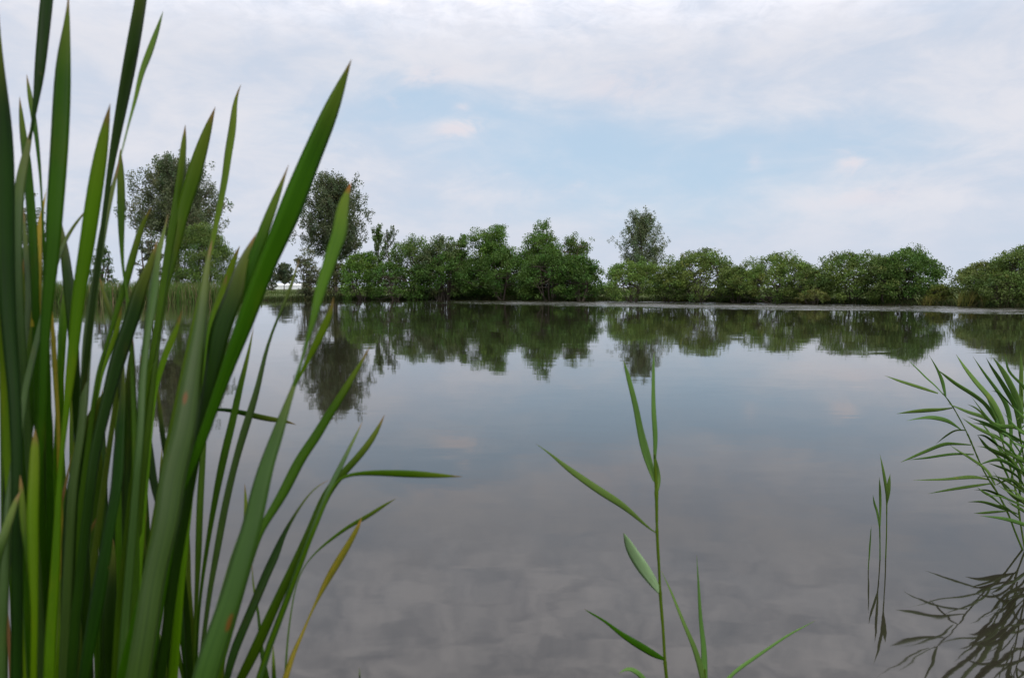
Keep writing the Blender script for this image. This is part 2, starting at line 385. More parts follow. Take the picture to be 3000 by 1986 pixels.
# thicket in the centre
TK = 'trees of the central thicket'
tree('willow_shrub', 'thin grey willow shrub at the left end of the thicket', 'shrub', 905, 728, 92, 77, 'tree', (0.11, 0.12, 0.065), 31, TK, .13, .95, openness=.15)
tree('willow_shrub', 'low brownish shrub under the narrow dark tree', 'shrub', 985, 768, 110, 80, 'bush', (0.08, 0.088, 0.035), 32, TK, .14, 1.0, openness=.2)
tree('thicket_tree', 'low leafy shrub with bright drooping lower leaves near the thicket left end', 'shrub', 1062, 742, 120, 77.5, 'bush', (0.09, 0.17, 0.026), 33, TK, .14, 1.49)
tree('thicket_tree', 'slim spire-topped tree, left of the two spires over the thicket', 'tree', 1112, 658, 62, 79, 'plume', (0.075, 0.125, 0.03), 34, TK, .16, .7, 0, .1)
tree('thicket_tree', 'sparse see-through spire, right of the two spires over the thicket', 'tree', 1152, 660, 62, 80, 'plume', (0.075, 0.105, 0.045), 35, TK, .15, .6, 0, .1, openness=.35)
tree('thicket_tree', 'flat-topped shrub directly right of the two thicket spires', 'tree', 1220, 700, 150, 78, 'bush', (0.09, 0.145, 0.034), 36, TK, .14, 1.49, openness=.1)
tree('thicket_tree', 'greyish rounded tree left of the middle of the thicket', 'tree', 1290, 696, 120, 77, 'bush', (0.10, 0.14, 0.055), 37, TK, .14, 1.38)
tree('thicket_tree', 'narrow green tree in the very middle of the thicket', 'tree', 1352, 688, 118, 77.5, 'tree', (0.085, 0.15, 0.03), 38, TK, .14, 1.49)
tree('thicket_tree', 'broad green tree next left of the thicket highest top', 'tree', 1450, 668, 190, 77, 'tree', (0.085, 0.155, 0.026), 39, TK, .14, 1.95)
tree('thicket_tree', 'tree with the highest top of the thicket', 'tree', 1592, 650, 180, 75, 'tree', (0.08, 0.145, 0.026), 40, TK, .14, 1.84)
tree('thicket_tree', 'loose tree with a thin airy top at the right end of the thicket', 'tree', 1690, 692, 140, 72, 'tree', (0.095, 0.15, 0.036), 41, TK, .14, 1.49, openness=.15)
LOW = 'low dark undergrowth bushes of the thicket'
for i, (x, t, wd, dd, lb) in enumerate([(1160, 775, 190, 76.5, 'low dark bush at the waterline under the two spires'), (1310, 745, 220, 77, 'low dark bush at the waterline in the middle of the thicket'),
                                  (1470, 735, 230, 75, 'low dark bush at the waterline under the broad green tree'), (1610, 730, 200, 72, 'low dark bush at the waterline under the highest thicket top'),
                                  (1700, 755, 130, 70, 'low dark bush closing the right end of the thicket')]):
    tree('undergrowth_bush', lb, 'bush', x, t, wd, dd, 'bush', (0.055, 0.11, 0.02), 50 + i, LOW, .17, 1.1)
# right-hand row
RW = 'shrubs of the right-hand row'
tree('round_shrub', 'small light green shrub below the lone spiky-topped tree', 'shrub', 1853, 764, 158, 67, 'bush', LIM, 61, RW, .13, 1.2)
tree('round_shrub', 'dome-shaped shrub just right of the lone spiky-topped tree', 'shrub', 2045, 738, 252, 66, 'bush', OLV, 62, RW, .13, 1.7)
tree('round_shrub', 'broad dome-shaped shrub in the middle of the right-hand row', 'shrub', 2275, 750, 262, 62, 'bush', (0.11, 0.165, 0.034), 63, RW, .125, 1.8)
tree('round_shrub', 'flat-topped olive shrub left of the row highest shrub', 'shrub', 2500, 744, 236, 59, 'bush', (0.105, 0.16, 0.034), 64, RW, .12, 1.6)
tree('round_shrub', 'highest dark green shrub ending the row before the gap', 'shrub', 2655, 728, 180, 57, 'bush', (0.08, 0.145, 0.03), 65, RW, .12, 1.6)
tree('round_shrub', 'sloping shrub at the right side, just past the gap', 'shrub', 2890, 770, 190, 53, 'bush', (0.12, 0.16, 0.042), 66, RW, .11, 1.5)
tree('round_shrub', 'tall shrub cut by the right edge of the photo', 'shrub', 3000, 726, 240, 51, 'bush', (0.115, 0.17, 0.042), 67, RW, .11, 1.7)
for i, (x, t, wd, dd, lb) in enumerate([(1960, 800, 130, 66.5, 'low bush between the lone tree shrub and the dome-shaped shrub'), (2158, 782, 130, 64, 'low bush joining the two dome-shaped shrubs'),
                                  (2375, 790, 120, 59, 'low bush joining the broad dome and the flat-topped shrub'), (2590, 752, 150, 57, 'low bush under the highest dark green shrub left side'),
                                  (2940, 800, 150, 50, 'low olive bush at the foot of the tall shrub cut by the right edge')]):
    tree('undergrowth_bush', lb, 'bush', x, t, wd, dd, 'bush', (0.085, 0.125, 0.03), 80 + i, 'low bushes of the right-hand row', .12, .9)
HB = 'low plants in the gaps of the bank'
tree('low_bush', 'low dark bush filling the gap between thicket and right-hand row', 'bush', 1775, 838, 100, 72, 'bush', DRK, 71, HB, .14, .7)
tree('low_bush', 'low dark green bush between the two dome-shaped shrubs', 'bush', 2150, 842, 110, 66, 'bush', (0.03, 0.075, 0.025), 72, HB, .13, .7)
tree('low_bush', 'low yellow-green bush in the gap left of the sloping shrub', 'bush', 2752, 836, 66, 54, 'bush', (0.12, 0.15, 0.03), 73, HB, .11, .7)
tree('low_bush', 'low ochre bush at the foot of the broad dome-shaped shrub', 'bush', 2382, 850, 90, 56, 'bush', (0.11, 0.12, 0.03), 74, HB, .10, .6)

# grasses and reeds that nobody could count
def blades(name, pts, h, wd, cols, seed, lean=.18, mat=None):
    rs = np.random.RandomState(seed); pts = np.asarray(pts); n = len(pts)
    h = h * rs.uniform(.6, 1.15, n) if np.ndim(h) == 0 else h * rs.uniform(.6, 1.15, n)
    a = rs.uniform(0, 6.283, n); dr = np.stack([np.cos(a), np.sin(a), 0 * a], 1); ln = rs.normal(size=(n, 2)) * lean
    up = np.stack([ln[:, 0] * h, ln[:, 1] * h, h], 1); c = np.asarray(cols)[rs.randint(len(cols), size=n)] * rs.uniform(.7, 1.3, (n, 1))
    V = np.stack([pts - dr * wd / 2, pts + dr * wd / 2, pts + up * .6 + dr * wd * .45 + up * [0.02, .02, 0], pts + up * .6 - dr * wd * .45], 1)
    V2 = np.stack([pts + up * .6 - dr * wd * .45, pts + up * .6 + dr * wd * .45, pts + up * 1.0 + up * [.35, .35, -.04] + dr * wd * .08, pts + up + up * [.35, .35, -.04] - dr * wd * .08], 1)
    V = np.concatenate([V, V2], 1).reshape(-1, 3); Fc = np.arange(8 * n).reshape(-1, 4)
    o = mesh_np(name, V, Fc, mat or M_FOL, None, np.repeat(c, 8, 0), smooth=False); return tag(o, kind='stuff')
rs = np.random.RandomState(5)
X = rs.uniform(-70, -24, 17000); d = rs.uniform(-.4, 5, len(X)) ** 1.0
pts = np.stack([X, shore(X) + d, np.full(len(X), 0.0)], 1)
o = blades('reed_bed', pts, 1.65, .05, [(.09, .16, .035), (.075, .15, .03), (.12, .17, .045), (.20, .17, .085)], 6)
tag(o, 'belt of green reeds with brownish tops along the left far bank', 'reeds')
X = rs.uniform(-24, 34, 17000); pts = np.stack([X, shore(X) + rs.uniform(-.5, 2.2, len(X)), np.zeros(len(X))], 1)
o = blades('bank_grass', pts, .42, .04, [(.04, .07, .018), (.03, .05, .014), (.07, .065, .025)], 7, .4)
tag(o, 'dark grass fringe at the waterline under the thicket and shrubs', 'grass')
X = rs.uniform(-80, 50, 15000); pts = np.stack([X, shore(X) + rs.uniform(2, 60, len(X)) , np.full(len(X), .3)], 1)
o = blades('meadow_grass', pts, .5, .10, [(.08, .12, .03), (.10, .13, .04)], 8, .3)
tag(o, 'green meadow grass on the flat land behind the bank', 'grass')
def tuft(Xp, d, wid, h, lab, seed, n=420):
    rs2 = np.random.RandomState(seed); x = (Xp - 1500) / F * d; loc = (x, d, .12)
    p = np.stack([x + np.clip(rs2.normal(size=n), -1.8, 1.8) * wid, d + np.clip(rs2.normal(size=n), -1.8, 1.8) * .22, np.full(n, .02)], 1)
    o = blades('grass_tuft', p, h, .035, [(.19, .17, .04), (.14, .16, .04), (.22, .19, .06)], seed, .3)
    del o['kind']; tag(o, lab, 'grass tuft', 'yellow grass tufts at the waterline')
tuft(2880, 49.5, .9, .95, 'yellow grass tuft at the foot of the sloping shrub by the right edge', 91)
tuft(2930, 48.5, .6, .7, 'lower yellow grass tuft nearest the right edge', 92, 260)
tuft(2740, 52.3, .5, .7, 'small yellow grass tuft in the gap before the sloping shrub', 93, 240)
tuft(2380, 57.6, .8, .55, 'yellow-brown grass tuft under the broad dome-shaped shrub', 94, 240)
tuft(2000, 65, .9, .6, 'yellow-brown grass tuft under the dome-shaped shrub beside the lone tree', 95, 220)

def greenhouse():
    root = empty('greenhouse', (-92, 305, .35)); tag(root, 'low white greenhouse far away in the gap left of the thicket', 'greenhouse')
    m, n, out = new_mat('white_panels')
    tcn = n.n.new('ShaderNodeTexCoord').outputs['Object']
    st = n.m('FRACT', n.m('MULTIPLY', n.sep(tcn)[0], .5)); c = n.mix(n.rng(st, .0, .08), (.45, .47, .48), (.78, .80, .80))
    n.l.new(principled(n, c, .4, .4).outputs[0], out.inputs[0])
    x0, x1, dy, h, hr = -7, 10, 6, 1.5, .9; L = np.array(root.location)
    V = np.array([(x0, 0, 0), (x1, 0, 0), (x1, dy, 0), (x0, dy, 0), (x0, 0, h), (x1, 0, h), (x1, dy, h), (x0, dy, h)]) + L
    mesh_np('wall', V, [(0, 1, 5, 4), (1, 2, 6, 5), (2, 3, 7, 6), (3, 0, 4, 7)], m, root, smooth=False)
    V = np.array([(x0 - .2, -.2, h), (x1 + .2, -.2, h), (x1 + .2, dy / 2, h + hr), (x0 - .2, dy / 2, h + hr), (x1 + .2, dy + .2, h), (x0 - .2, dy + .2, h)]) + L + [0, 0, .01]
    mesh_np('roof', V, [(0, 1, 2, 3), (3, 2, 4, 5)], m, root, smooth=False)
greenhouse()

# ------------------------------------------------------------------ foreground leaf blades
def mat_blade(name, ca, cb, tip=(.20, .12, .04), tipw=.014, trans=.30, rough=.42, spec=.09, spots=(), yellow=0.0):
    m, n, out = new_mat(name)
    uv = n.n.new('ShaderNodeUVMap').outputs[0]; uu, vv = n.sep(uv)[:2]
    oi = n.n.new('ShaderNodeObjectInfo').outputs['Random']
    tcn = n.n.new('ShaderNodeTexCoord').outputs['Object']
    fib = n.noise(n.comb(n.m('MULTIPLY', uu, 14.0), n.m('MULTIPLY', vv, 3.0), n.m('MULTIPLY', oi, 50.0)), 1.6, 4, .6)['Fac']
    big = n.noise(tcn, 6.0, 4, .55)['Fac']
    c = n.mix(n.rng(fib, .3, .7), ca, cb)
    vein = n.noise(n.comb(n.m('MULTIPLY', uu, 30.0), n.m('MULTIPLY', vv, 1.2), n.m('MULTIPLY', oi, 31.0)), 1.0, 2, .5)['Fac']
    c = n.mix(n.rng(vein, .50, .62, 0, .45), c, [q * .45 for q in ca])
    pat = n.noise(n.v('ADD', n.v('MULTIPLY', tcn, (1, 1, .25)), n.comb(oi, oi, oi)), 22.0, 5, .6)['Fac']
    c = n.mix(n.rng(pat, .58, .72, 0, .45), c, [ca[0] * 2.6 + .02, ca[1] * 1.5, ca[2] + .002])
    c = n.mix(n.m('MULTIPLY', n.rng(big, .35, .75), .45), c, [q * 1.35 for q in cb])
    hs = n.n.new('ShaderNodeHueSaturation'); n.put(hs.inputs['Color'], c)
    n.put(hs.inputs['Hue'], n.m('ADD', .485, n.m('MULTIPLY', oi, .03))); n.put(hs.inputs['Value'], n.m('ADD', .82, n.m('MULTIPLY', n.m('FRACT', n.m('MULTIPLY', oi, 7.3)), .36)))
    c = hs.outputs[0]
    # paler margin, yellowed then dried tip, brown flecks
    em = n.m('ABSOLUTE', n.m('SUBTRACT', uu, .5)); c = n.mix(n.rng(em, .43, .5, 0, .35), c, [q * 1.9 + .01 for q in cb])
    tv = n.m('ADD', vv, n.m('MULTIPLY', n.m('SUBTRACT', big, .5), .03))
    c = n.mix(n.rng(tv, 1 - tipw * 5, 1 - tipw, 0, .38), c, (.17, .20, .02))
    c = n.mix(n.rng(tv, 1 - tipw * 1.2, 1 - tipw * .3, 0, .9), c, tip)
    if yellow: c = n.mix(n.rng(n.m('ADD', fib, n.m('MULTIPLY', big, .5)), .7, .85, 0, yellow), c, (.42, .27, .03))
    fl = n.rng(n.noise(tcn, 55.0, 3, .6)['Fac'], .72, .78, 0, .6); c = n.mix(fl, c, (.12, .08, .03))
    for (su, sv, ru, rv) in spots:
        a = n.m('DIVIDE', n.m('SUBTRACT', uu, su), ru); b = n.m('DIVIDE', n.m('SUBTRACT', vv, sv), rv)
        r = n.m('ADD', n.m('ADD', n.m('MULTIPLY', a, a), n.m('MULTIPLY', b, b)), n.m('MULTIPLY', n.m('SUBTRACT', n.noise(tcn, 120, 2)['Fac'], .5), 1.6))
        c = n.mix(n.rng(r, .0, 1.9, .85, 0), c, (.13, .045, .003))
    bm = n.n.new('ShaderNodeBump'); bm.inputs['Strength'].default_value = .25; bm.inputs['Distance'].default_value = .0006
    n.l.new(n.noise(n.comb(n.m('MULTIPLY', uu, 40.0), n.m('MULTIPLY', vv, 2.0), 0.0), 1.0, 2)['Fac'], bm.inputs['Height'])
    p = principled(n, c, rough, spec, bm.outputs[0])
    t = n.n.new('ShaderNodeBsdfTranslucent'); n.put(t.inputs[0], n.mix(.6, c, (.12, .27, .002)))
    mx = n.n.new('ShaderNodeMixShader'); mx.inputs[0].default_value = trans
    n.l.new(p.outputs[0], mx.inputs[1]); n.l.new(t.outputs[0], mx.inputs[2]); n.l.new(mx.outputs[0], out.inputs[0])
    return m
KIND = {
    'dark': dict(ca=(.006, .020, .001), cb=(.014, .042, .001), trans=.16),  # deep green darkened further: shade between the blades put into the colour
    'mid': dict(ca=(.019, .058, .001), cb=(.042, .108, .001), trans=.28),
    'bright': dict(ca=(.060, .150, .001), cb=(.115, .230, .002), trans=.42),
    'pale': dict(ca=(.020, .054, .004), cb=(.043, .098, .011), trans=.18, rough=.48, spec=.28),
    'olive': dict(ca=(.050, .110, .006), cb=(.080, .135, .009), trans=.32),
    'yellow': dict(ca=(.11, .15, .012), cb=(.26, .21, .015), trans=.3, yellow=.85, tip=(.40, .20, .05)),
    'red': dict(ca=(.040, .125, .006), cb=(.060, .165, .008), trans=.3, tip=(.30, .09, .02), tipw=.075),
    'reed': dict(ca=(.078, .155, .030), cb=(.120, .215, .045), trans=.30, rough=.5),
    'reedpale': dict(ca=(.12, .23, .05), cb=(.17, .30, .075), trans=.35, rough=.5),
    'glaucous': dict(ca=(.24, .38, .19), cb=(.30, .46, .24), trans=.35, rough=.5),
    'dry': dict(ca=(.09, .035, .012), cb=(.17, .09, .035), trans=.2, rough=.7),
}
MATS = {k: mat_blade('leaf_' + k, **v) for k, v in KIND.items()}

def catmull(P, n):
    P = np.asarray(P, float); k = len(P)
    if k < 3:
        t = np.linspace(0, 1, n)[:, None]; return P[0] + (P[-1] - P[0]) * t
    Q = np.vstack([2 * P[0] - P[1], P, 2 * P[-1] - P[-2]])
    sl = np.linalg.norm(np.diff(P[:, :2], axis=0), axis=1); cum = np.concatenate([[0], np.cumsum(sl)]); out = []
    for s in np.linspace(0, cum[-1], n):
        i = min(k - 2, int(np.searchsorted(cum, s, 'right') - 1)); t = (s - cum[i]) / max(1e-6, sl[i])
        p0, p1, p2, p3 = Q[i], Q[i + 1], Q[i + 2], Q[i + 3]
        out.append(.5 * ((2 * p1) + (-p0 + p2) * t + (2 * p0 - 5 * p1 + 4 * p2 - p3) * t * t + (-p0 + 3 * p1 - 3 * p2 + p3) * t ** 3))
    return np.array(out)

VIEW = np.array([0, 1.0, 0])
def blade(name, pts, d0, d1, root, parent, kind, seed, twist=None, thick=.10, ext=True, n=34, spot=None, mat=None, label=None):
    """pts: (x, y, w) photo pixels from tip to lowest visible point; d1 = distance at tip, d0 = at the lowest point"""
    rs = np.random.RandomState(seed)
    C = catmull([(p[0], p[1], p[2] if len(p) > 2 else 0) for p in pts], n)[::-1]       # root -> tip
    for _ in range(3 if n > 25 else 1): C[1:-1] = .25 * C[:-2] + .5 * C[1:-1] + .25 * C[2:]
    T2 = np.gradient(C[:, :2], axis=0); T2 /= np.linalg.norm(T2, axis=1)[:, None] + 1e-9
    wpx = np.maximum(C[:, 2], .6) * np.maximum(abs(T2[:, 0]), abs(T2[:, 1]))
    t = np.linspace(0, 1, n); dep = d0 + (d1 - d0) * t ** 1.2 + .02 * math.sin(seed) * np.sin(t * 3.1)
    P = np.array([at(C[i, 0], C[i, 1], dep[i]) for i in range(n)])
    Wd = wpx / F * dep
    if ext and root is not None:
        tg = P[0] - P[2]; tg /= np.linalg.norm(tg); L = np.linalg.norm(P[0] - root)
        a, b, c, e = P[0], P[0] + tg * L * .42, np.array(root) + [0, 0, L * .35], np.array(root)
        s = np.linspace(0, 1, 13)[1:, None]
        E = (1 - s) ** 3 * a + 3 * (1 - s) ** 2 * s * b + 3 * (1 - s) * s * s * c + s ** 3 * e
        P = np.vstack([E[::-1], P]); we = np.interp(s[:, 0], [0, .35, 1], [Wd[0], max(Wd[0], .015), max(.012, Wd[0] * .8)])
        Wd = np.concatenate([we[::-1], Wd])
    N = len(P); T = np.gradient(P, axis=0); T /= np.linalg.norm(T, axis=1)[:, None] + 1e-9
    view = P - np.array([0, 0, CAMH]); view /= np.linalg.norm(view, axis=1)[:, None]
    A = np.cross(T, view); A /= np.linalg.norm(A, axis=1)[:, None] + 1e-9
    B = np.cross(T, A); B /= np.linalg.norm(B, axis=1)[:, None] + 1e-9
    tw = rs.uniform(-.75, .75) if twist is None else twist
    ang = tw * (0.6 + .6 * np.linspace(0, 1, N)) + .12 * np.sin(np.linspace(0, 5, N) + seed)
    ang = np.clip(ang, -1.0, 1.0)
    U = A * np.cos(ang)[:, None] + B * np.sin(ang)[:, None]; Nn = np.cross(U, T)
    half = (Wd / 2 * .96 * view[:, 1] / np.cos(ang))[:, None]
    us = np.array([-1, -.55, 0, .55, 1, .5, 0, -.5]); hs = np.array([0, -.10, -.20, -.10, 0, .16, .10, .16]) * (thick / .10)
    ring = P[:, None] + us[None, :, None] * half[:, None] * U[:, None] + hs[None, :, None] * half[:, None] * Nn[:, None]
    k = 8; V = ring.reshape(-1, 3)
    i = np.arange(N - 1)[:, None] * k + np.arange(k)[None]; j = np.arange(N - 1)[:, None] * k + (np.arange(k)[None] + 1) % k
    Fc = np.stack([i, j, j + k, i + k], -1).reshape(-1, 4)
    arc = np.concatenate([[0], np.cumsum(np.linalg.norm(np.diff(P, axis=0), axis=1))]); arc /= arc[-1]
    uv = np.stack([np.tile(us * .5 + .5, N), np.repeat(arc, k)], 1)
    mt = mat or MATS[kind]
    if spot:
        sp = []
        for (sx, sy, rx, ry) in spot:
            q = np.array([at(sx, sy, dep[0])]); pr = [(P[i] - [0, 0, CAMH]) for i in range(N)]
            px = [((p_[0] / (p_[1] * math.cos(PITCH) - p_[2] * math.sin(PITCH))) * F + 1500, 993 - F * (p_[1] * math.sin(PITCH) + p_[2] * math.cos(PITCH)) / (p_[1] * math.cos(PITCH) - p_[2] * math.sin(PITCH))) for p_ in pr]
            i0 = int(np.argmin([abs(a_[1] - sy) for a_ in px])); sgn = 1 if (A[i0][0] > 0) else -1
            wp = Wd[i0] / dep[0] * F; sp.append((.5 + sgn * (sx - px[i0][0]) / wp, arc[i0], rx / wp, ry / F * dep[0] / np.sum(np.linalg.norm(np.diff(P, axis=0), axis=1))))
        mt = mat_blade('leaf_' + kind + '_rust_spot', spots=sp, **KIND[kind])
    o = mesh_np(name, V, Fc, mt, parent, uvs=uv)
    if label: o['label'] = label
    return o

def stem_tube(name, pts3, radii, parent, mat, sides=8):
    Vs, Fs = [], []; tube_into(Vs, Fs, pts3, radii, sides)
    N = len(pts3); uv = np.stack([np.tile(np.arange(sides) / sides, N), np.repeat(np.linspace(0, .8, N), sides)], 1)
    return mesh_np(name, Vs[0], Fs[0], mat, parent, uvs=uv)

CT = 'cattail plants in the left foreground'
def cattail(label, root, leaves, cat='cattail'):
    rt = empty('cattail_plant', root); tag(rt, label, cat, CT)
    rr = random.Random(len(label) * 7 + int(root[0] * 1000))
    for i, L in enumerate(leaves):
        kind, d0, d1, pts = L[:4]; kw = L[4] if len(L) > 4 else {}
        r = np.array(root) + [rr.uniform(-.03, .03), rr.uniform(-.03, .03), 0]
        blade('leaf', pts, d0, d1, r, rt, kind, i * 13 + int(abs(root[0]) * 997) + len(label), **kw)
    return rt
def RX(x, d): return ((x - 1500) / F * d, d, -.12)

cattail('cattail with the longest broad blade, leaning right to a point high in the open sky', RX(420, .74), [
  ('mid', .70, .78, [(1030,174,0),(1011,223,20),(993,268,38),(957,357,62),(918,446,64),(882,536,74),(847,625,78),(819,690,70),(779,779,60),(745,868,62),(714,957,56),(678,1046,48),(646,1136,40),(613,1225,34),(590,1297,36),(557,1367,34),(525,1450,30)], dict(twist=.35)),
  ('mid', .74, .80, [(846,482,0),(826,536,13),(809,580,24),(792,625,31),(768,689,36),(735,779,38),(700,868,36),(660,957,34),(640,1046,32),(610,1180,28),(570,1330,24)], dict(twist=-.3)),
  ('dark', .73, .78, [(752,682,0),(722,740,24),(700,800,40),(684,868,62),(648,957,66),(630,1046,56),(611,1136,42),(596,1225,36),(575,1330,30)], dict(twist=-.85)),
])
cattail('cattail with a red-tipped blade whose lower half is the broadest pale leaf at the bottom', RX(450, .66), [
  ('red', .62, .74, [(1029,534,0),(1012,580,28),(1002,625,42),(994,696,48),(987,650,46),(987,689,46),(963,779,42),(948,823,38),(934,868,34),(918,935,21)][:4] + [(988,700,47),(963,779,42),(948,823,38),(934,868,34),(918,935,21),(899,1002,11),(887,1046,8),(862,1130,14)], dict(twist=.2, ext=False)),
  ('pale', .62, .72, [(890,1040,3),(862,1130,15),(843,1180,22),(828,1225,32),(805,1296,45),(786,1344,48),(761,1438,60),(740,1532,65),(712,1626,74),(686,1719,78),(655,1813,83),(622,1907,92),(598,1990,94)], dict(twist=-.15, spot=[(676,1827,10,24)])),
  ('bright', .70, .74, [(978,870,0),(969,912,17),(950,957,28),(929,1002,26),(906,1046,19),(888,1085,13),(868,1120,9),(845,1180,9),(822,1240,10)], dict(twist=.3)),
  ('mid', .72, .84, [(1085,1012,0),(1069,1046,9),(1040,1091,18),(1014,1136,27),(986,1180,30),(957,1225,32),(925,1280,38),(880,1344,38),(833,1438,38),(791,1508,32),(760,1560,26),(730,1650,24)], dict(twist=.2)),
])
cattail('cattail with a wide blue-green blade marked by an orange rust spot', RX(280, .68), [
  ('pale', .62, .78, [(622,700,0),(614,732,12),(606,780,20),(602,823,27),(592,912,34),(581,1002,46),(566,1091,62),(556,1160,70),(548,1225,76),(528,1320,84),(506,1391,86),(490,1532,82),(454,1672,82),(432,1813,84),(404,1986,90)], dict(twist=.25, mat=None, spot=[(538,1171,8,24)])),
  ('mid', .85, .98, [(543,366,0),(541,400,14),(537,438,20),(531,503,23),(521,580,28),(508,656,26),(494,732,26),(480,828,22),(462,950,22),(440,1080,20)], dict(twist=.6)),
  ('bright', .84, .9, [(533,908,0),(519,957,15),(500,1002,25),(482,1046,22),(468,1091,20),(455,1136,18),(446,1200,18),(436,1300,18)], dict(twist=-.4)),
])
cattail('cattail with long blades arching right over open water, one almost level', RX(560, .82), [
  ('mid', .78, .92, [(1127,1214,0),(1112,1250,14),(1083,1297,26),(1045,1344,29),(1000,1391,32),(960,1438,33),(919,1532,31),(876,1626,32),(831,1719,33),(788,1813,38),(746,1907,43),(704,1990,36)], dict(twist=.25)),
  ('pale', .80, .95, [(1062,1235,0),(1045,1270,8),(1020,1320,13),(998,1365,18),(970,1420,18),(940,1490,16),(900,1590,16)], dict(twist=-.3)),
  ('mid', .80, .95, [(1355,1396,0),(1290,1393,14),(1203,1388,23),(1101,1385,18),(1040,1388,12),(1000,1398,10),(975,1425,10),(950,1480,12),(905,1590,14)], dict(twist=.2)),
  ('dark', .76, .88, [(965,1405,0),(922,1428,6),(885,1475,8),(857,1518,12),(824,1579,20),(807,1626,32),(784,1672,33),(765,1719,33),(725,1813,33),(686,1907,33),(664,1986,26)], dict(twist=-.3)),
])
cattail('cattail with a tight fan of slim upright blades beside the broad pale leaf', RX(575, .92), [
  ('pale', .88, 1.0, [(877,758,0),(865,801,11),(844,868,14),(822,912,8),(803,957,6),(786,1002,10),(774,1046,13),(756,1136,18),(728,1225,27),(713,1270,27),(692,1344,22),(669,1438,24),(650,1532,24),(634,1626,23),(616,1719,17),(604,1813,17),(594,1884,14),(582,1986,13)], dict(twist=.4)),
  ('mid', .9, 1.0, [(743,957,0),(726,1046,12),(702,1136,20),(684,1225,24),(672,1270,25),(654,1344,26),(635,1438,22),(618,1532,17),(603,1626,14),(590,1719,11),(581,1813,9),(573,1986,9)], dict(twist=-.4)),
  ('olive', .92, 1.0, [(606,1150,0),(601,1220,14),(597,1297,17),(588,1438,22),(584,1532,22),(581,1626,21),(577,1719,15),(573,1813,13),(570,1986,12)], dict(twist=.4)),
  ('olive', .92, 1.0, [(536,1360,0),(541,1461,12),(545,1532,19),(550,1626,19),(552,1719,19),(560,1813,18),(566,1986,17)], dict(twist=-.5)),
  ('olive', .94, 1.0, [(717,1416,0),(719,1450,8),(720,1485,11),(715,1560,12),(690,1700,12)], dict(twist=.3)),
])
cattail('yellowing cattail with one bent golden blade on the right side of the clump', RX(770, .86), [
  ('yellow', .82, .9, [(1060,1516,0),(1054,1532,13),(1030,1579,20),(1002,1626,28),(974,1672,28),(948,1719,20),(925,1766,10),(903,1813,7),(884,1860,12),(862,1907,17),(836,1986,23)], dict(twist=.2, label='golden yellow bent blade')),
  ('olive', .84, .95, [(1160,1460,0),(1124,1480,13),(1077,1513,16),(1030,1536,15),(984,1569,13),(941,1602,10),(913,1630,6),(890,1660,4),(866,1720,4),(845,1850,6),(835,1986,8)], dict(twist=.3)),
  ('mid', .9, .95, [(738,1640,0),(741,1700,5),(748,1750,8),(757,1800,9),(765,1890,13),(780,1986,22)], dict(twist=.3)),
  ('olive', .9, .92, [(800,1886,0),(801,1930,10),(803,1990,16)], dict(twist=.3)),
  ('mid', .9, .92, [(1053,1952,0),(1054,1990,7)], dict(twist=.3)),
])
cattail('cattail with two upright blades crossing in front of the tall broad tree', RX(330, .9), [
  ('mid', .85, .98, [(631,313,0),(616,357,20),(588,446,42),(562,535,48),(533,625,42),(517,694,40),(500,771,33),(486,828,26),(474,900,20),(462,1000,18),(450,1100,18)], dict(twist=.3)),
  ('olive', .9, 1.05, [(706,248,0),(692,277,9),(686,321,17),(681,380,24),(669,446,24),(661,513,21),(650,571,20),(636,640,18),(615,740,17),(590,850,16),(560,980,16)], dict(twist=-.5)),
  ('dark', .88, .95, [(412,1040,0),(418,1100,20),(427,1250,28),(440,1344,28),(455,1438,24),(478,1530,20),(490,1700,20)], dict(twist=.5)),
  ('dark', .9, .95, [(455,1090,0),(468,1200,14),(480,1300,17),(498,1400,16),(520,1550,18)], dict(twist=-.5)),
])
cattail('cattail with a dark blade running off the top beside a slim bending tip', RX(210, .84), [
  ('dark', .80, .92, [(440,-190,0),(430,-120,30),(413,0,38),(382,178,43),(348,357,32),(332,446,25),(320,520,18),(309,600,15),(292,740,15),(270,900,16),(250,1080,18)], dict(twist=.5)),
  ('olive', .78, .95, [(478,33,0),(464,80,13),(437,156,23),(415,214,18),(397,290,12),(379,357,7),(362,424,5),(350,470,5)], dict(twist=.4, ext=False)),
  ('pale', .76, .9, [(350,468,4),(334,540,13),(313,620,20),(298,700,24),(280,823,24),(263,930,30),(252,1050,30),(248,1150,28),(236,1280,26),(215,1400,30),(205,1550,30)], dict(twist=-.2)),
  ('dark', .74, .84, [(362,1030,0),(360,1150,18),(352,1250,28),(347,1344,36),(340,1438,36),(322,1532,38),(307,1626,42),(291,1719,52),(275,1813,50),(258,1907,46),(246,1986,44)], dict(twist=-.7)),
])
cattail('cattail with a bright yellow-green blade that ends against the sky', RX(120, .74), [
  ('bright', .68, .80, [(323,303,0),(311,357,27),(297,446,43),(281,535,50),(269,625,50),(256,696,48),(252,760,48),(234,823,44),(222,957,38),(207,1091,32),(192,1225,20),(183,1300,15),(172,1438,20),(168,1532,24),(162,1672,34),(148,1860,40),(144,1986,42)], dict(twist=.2)),
  ('pale', .84, .95, [(262,605,0),(240,632,8),(215,665,12),(192,705,13),(170,760,13),(140,860,14)], dict(twist=.3)),
  ('olive', .78, .85, [(283,1515,0),(277,1532,12),(243,1590,24),(202,1650,27),(183,1720,26),(176,1860,26),(172,1986,26)], dict(twist=.4)),
])
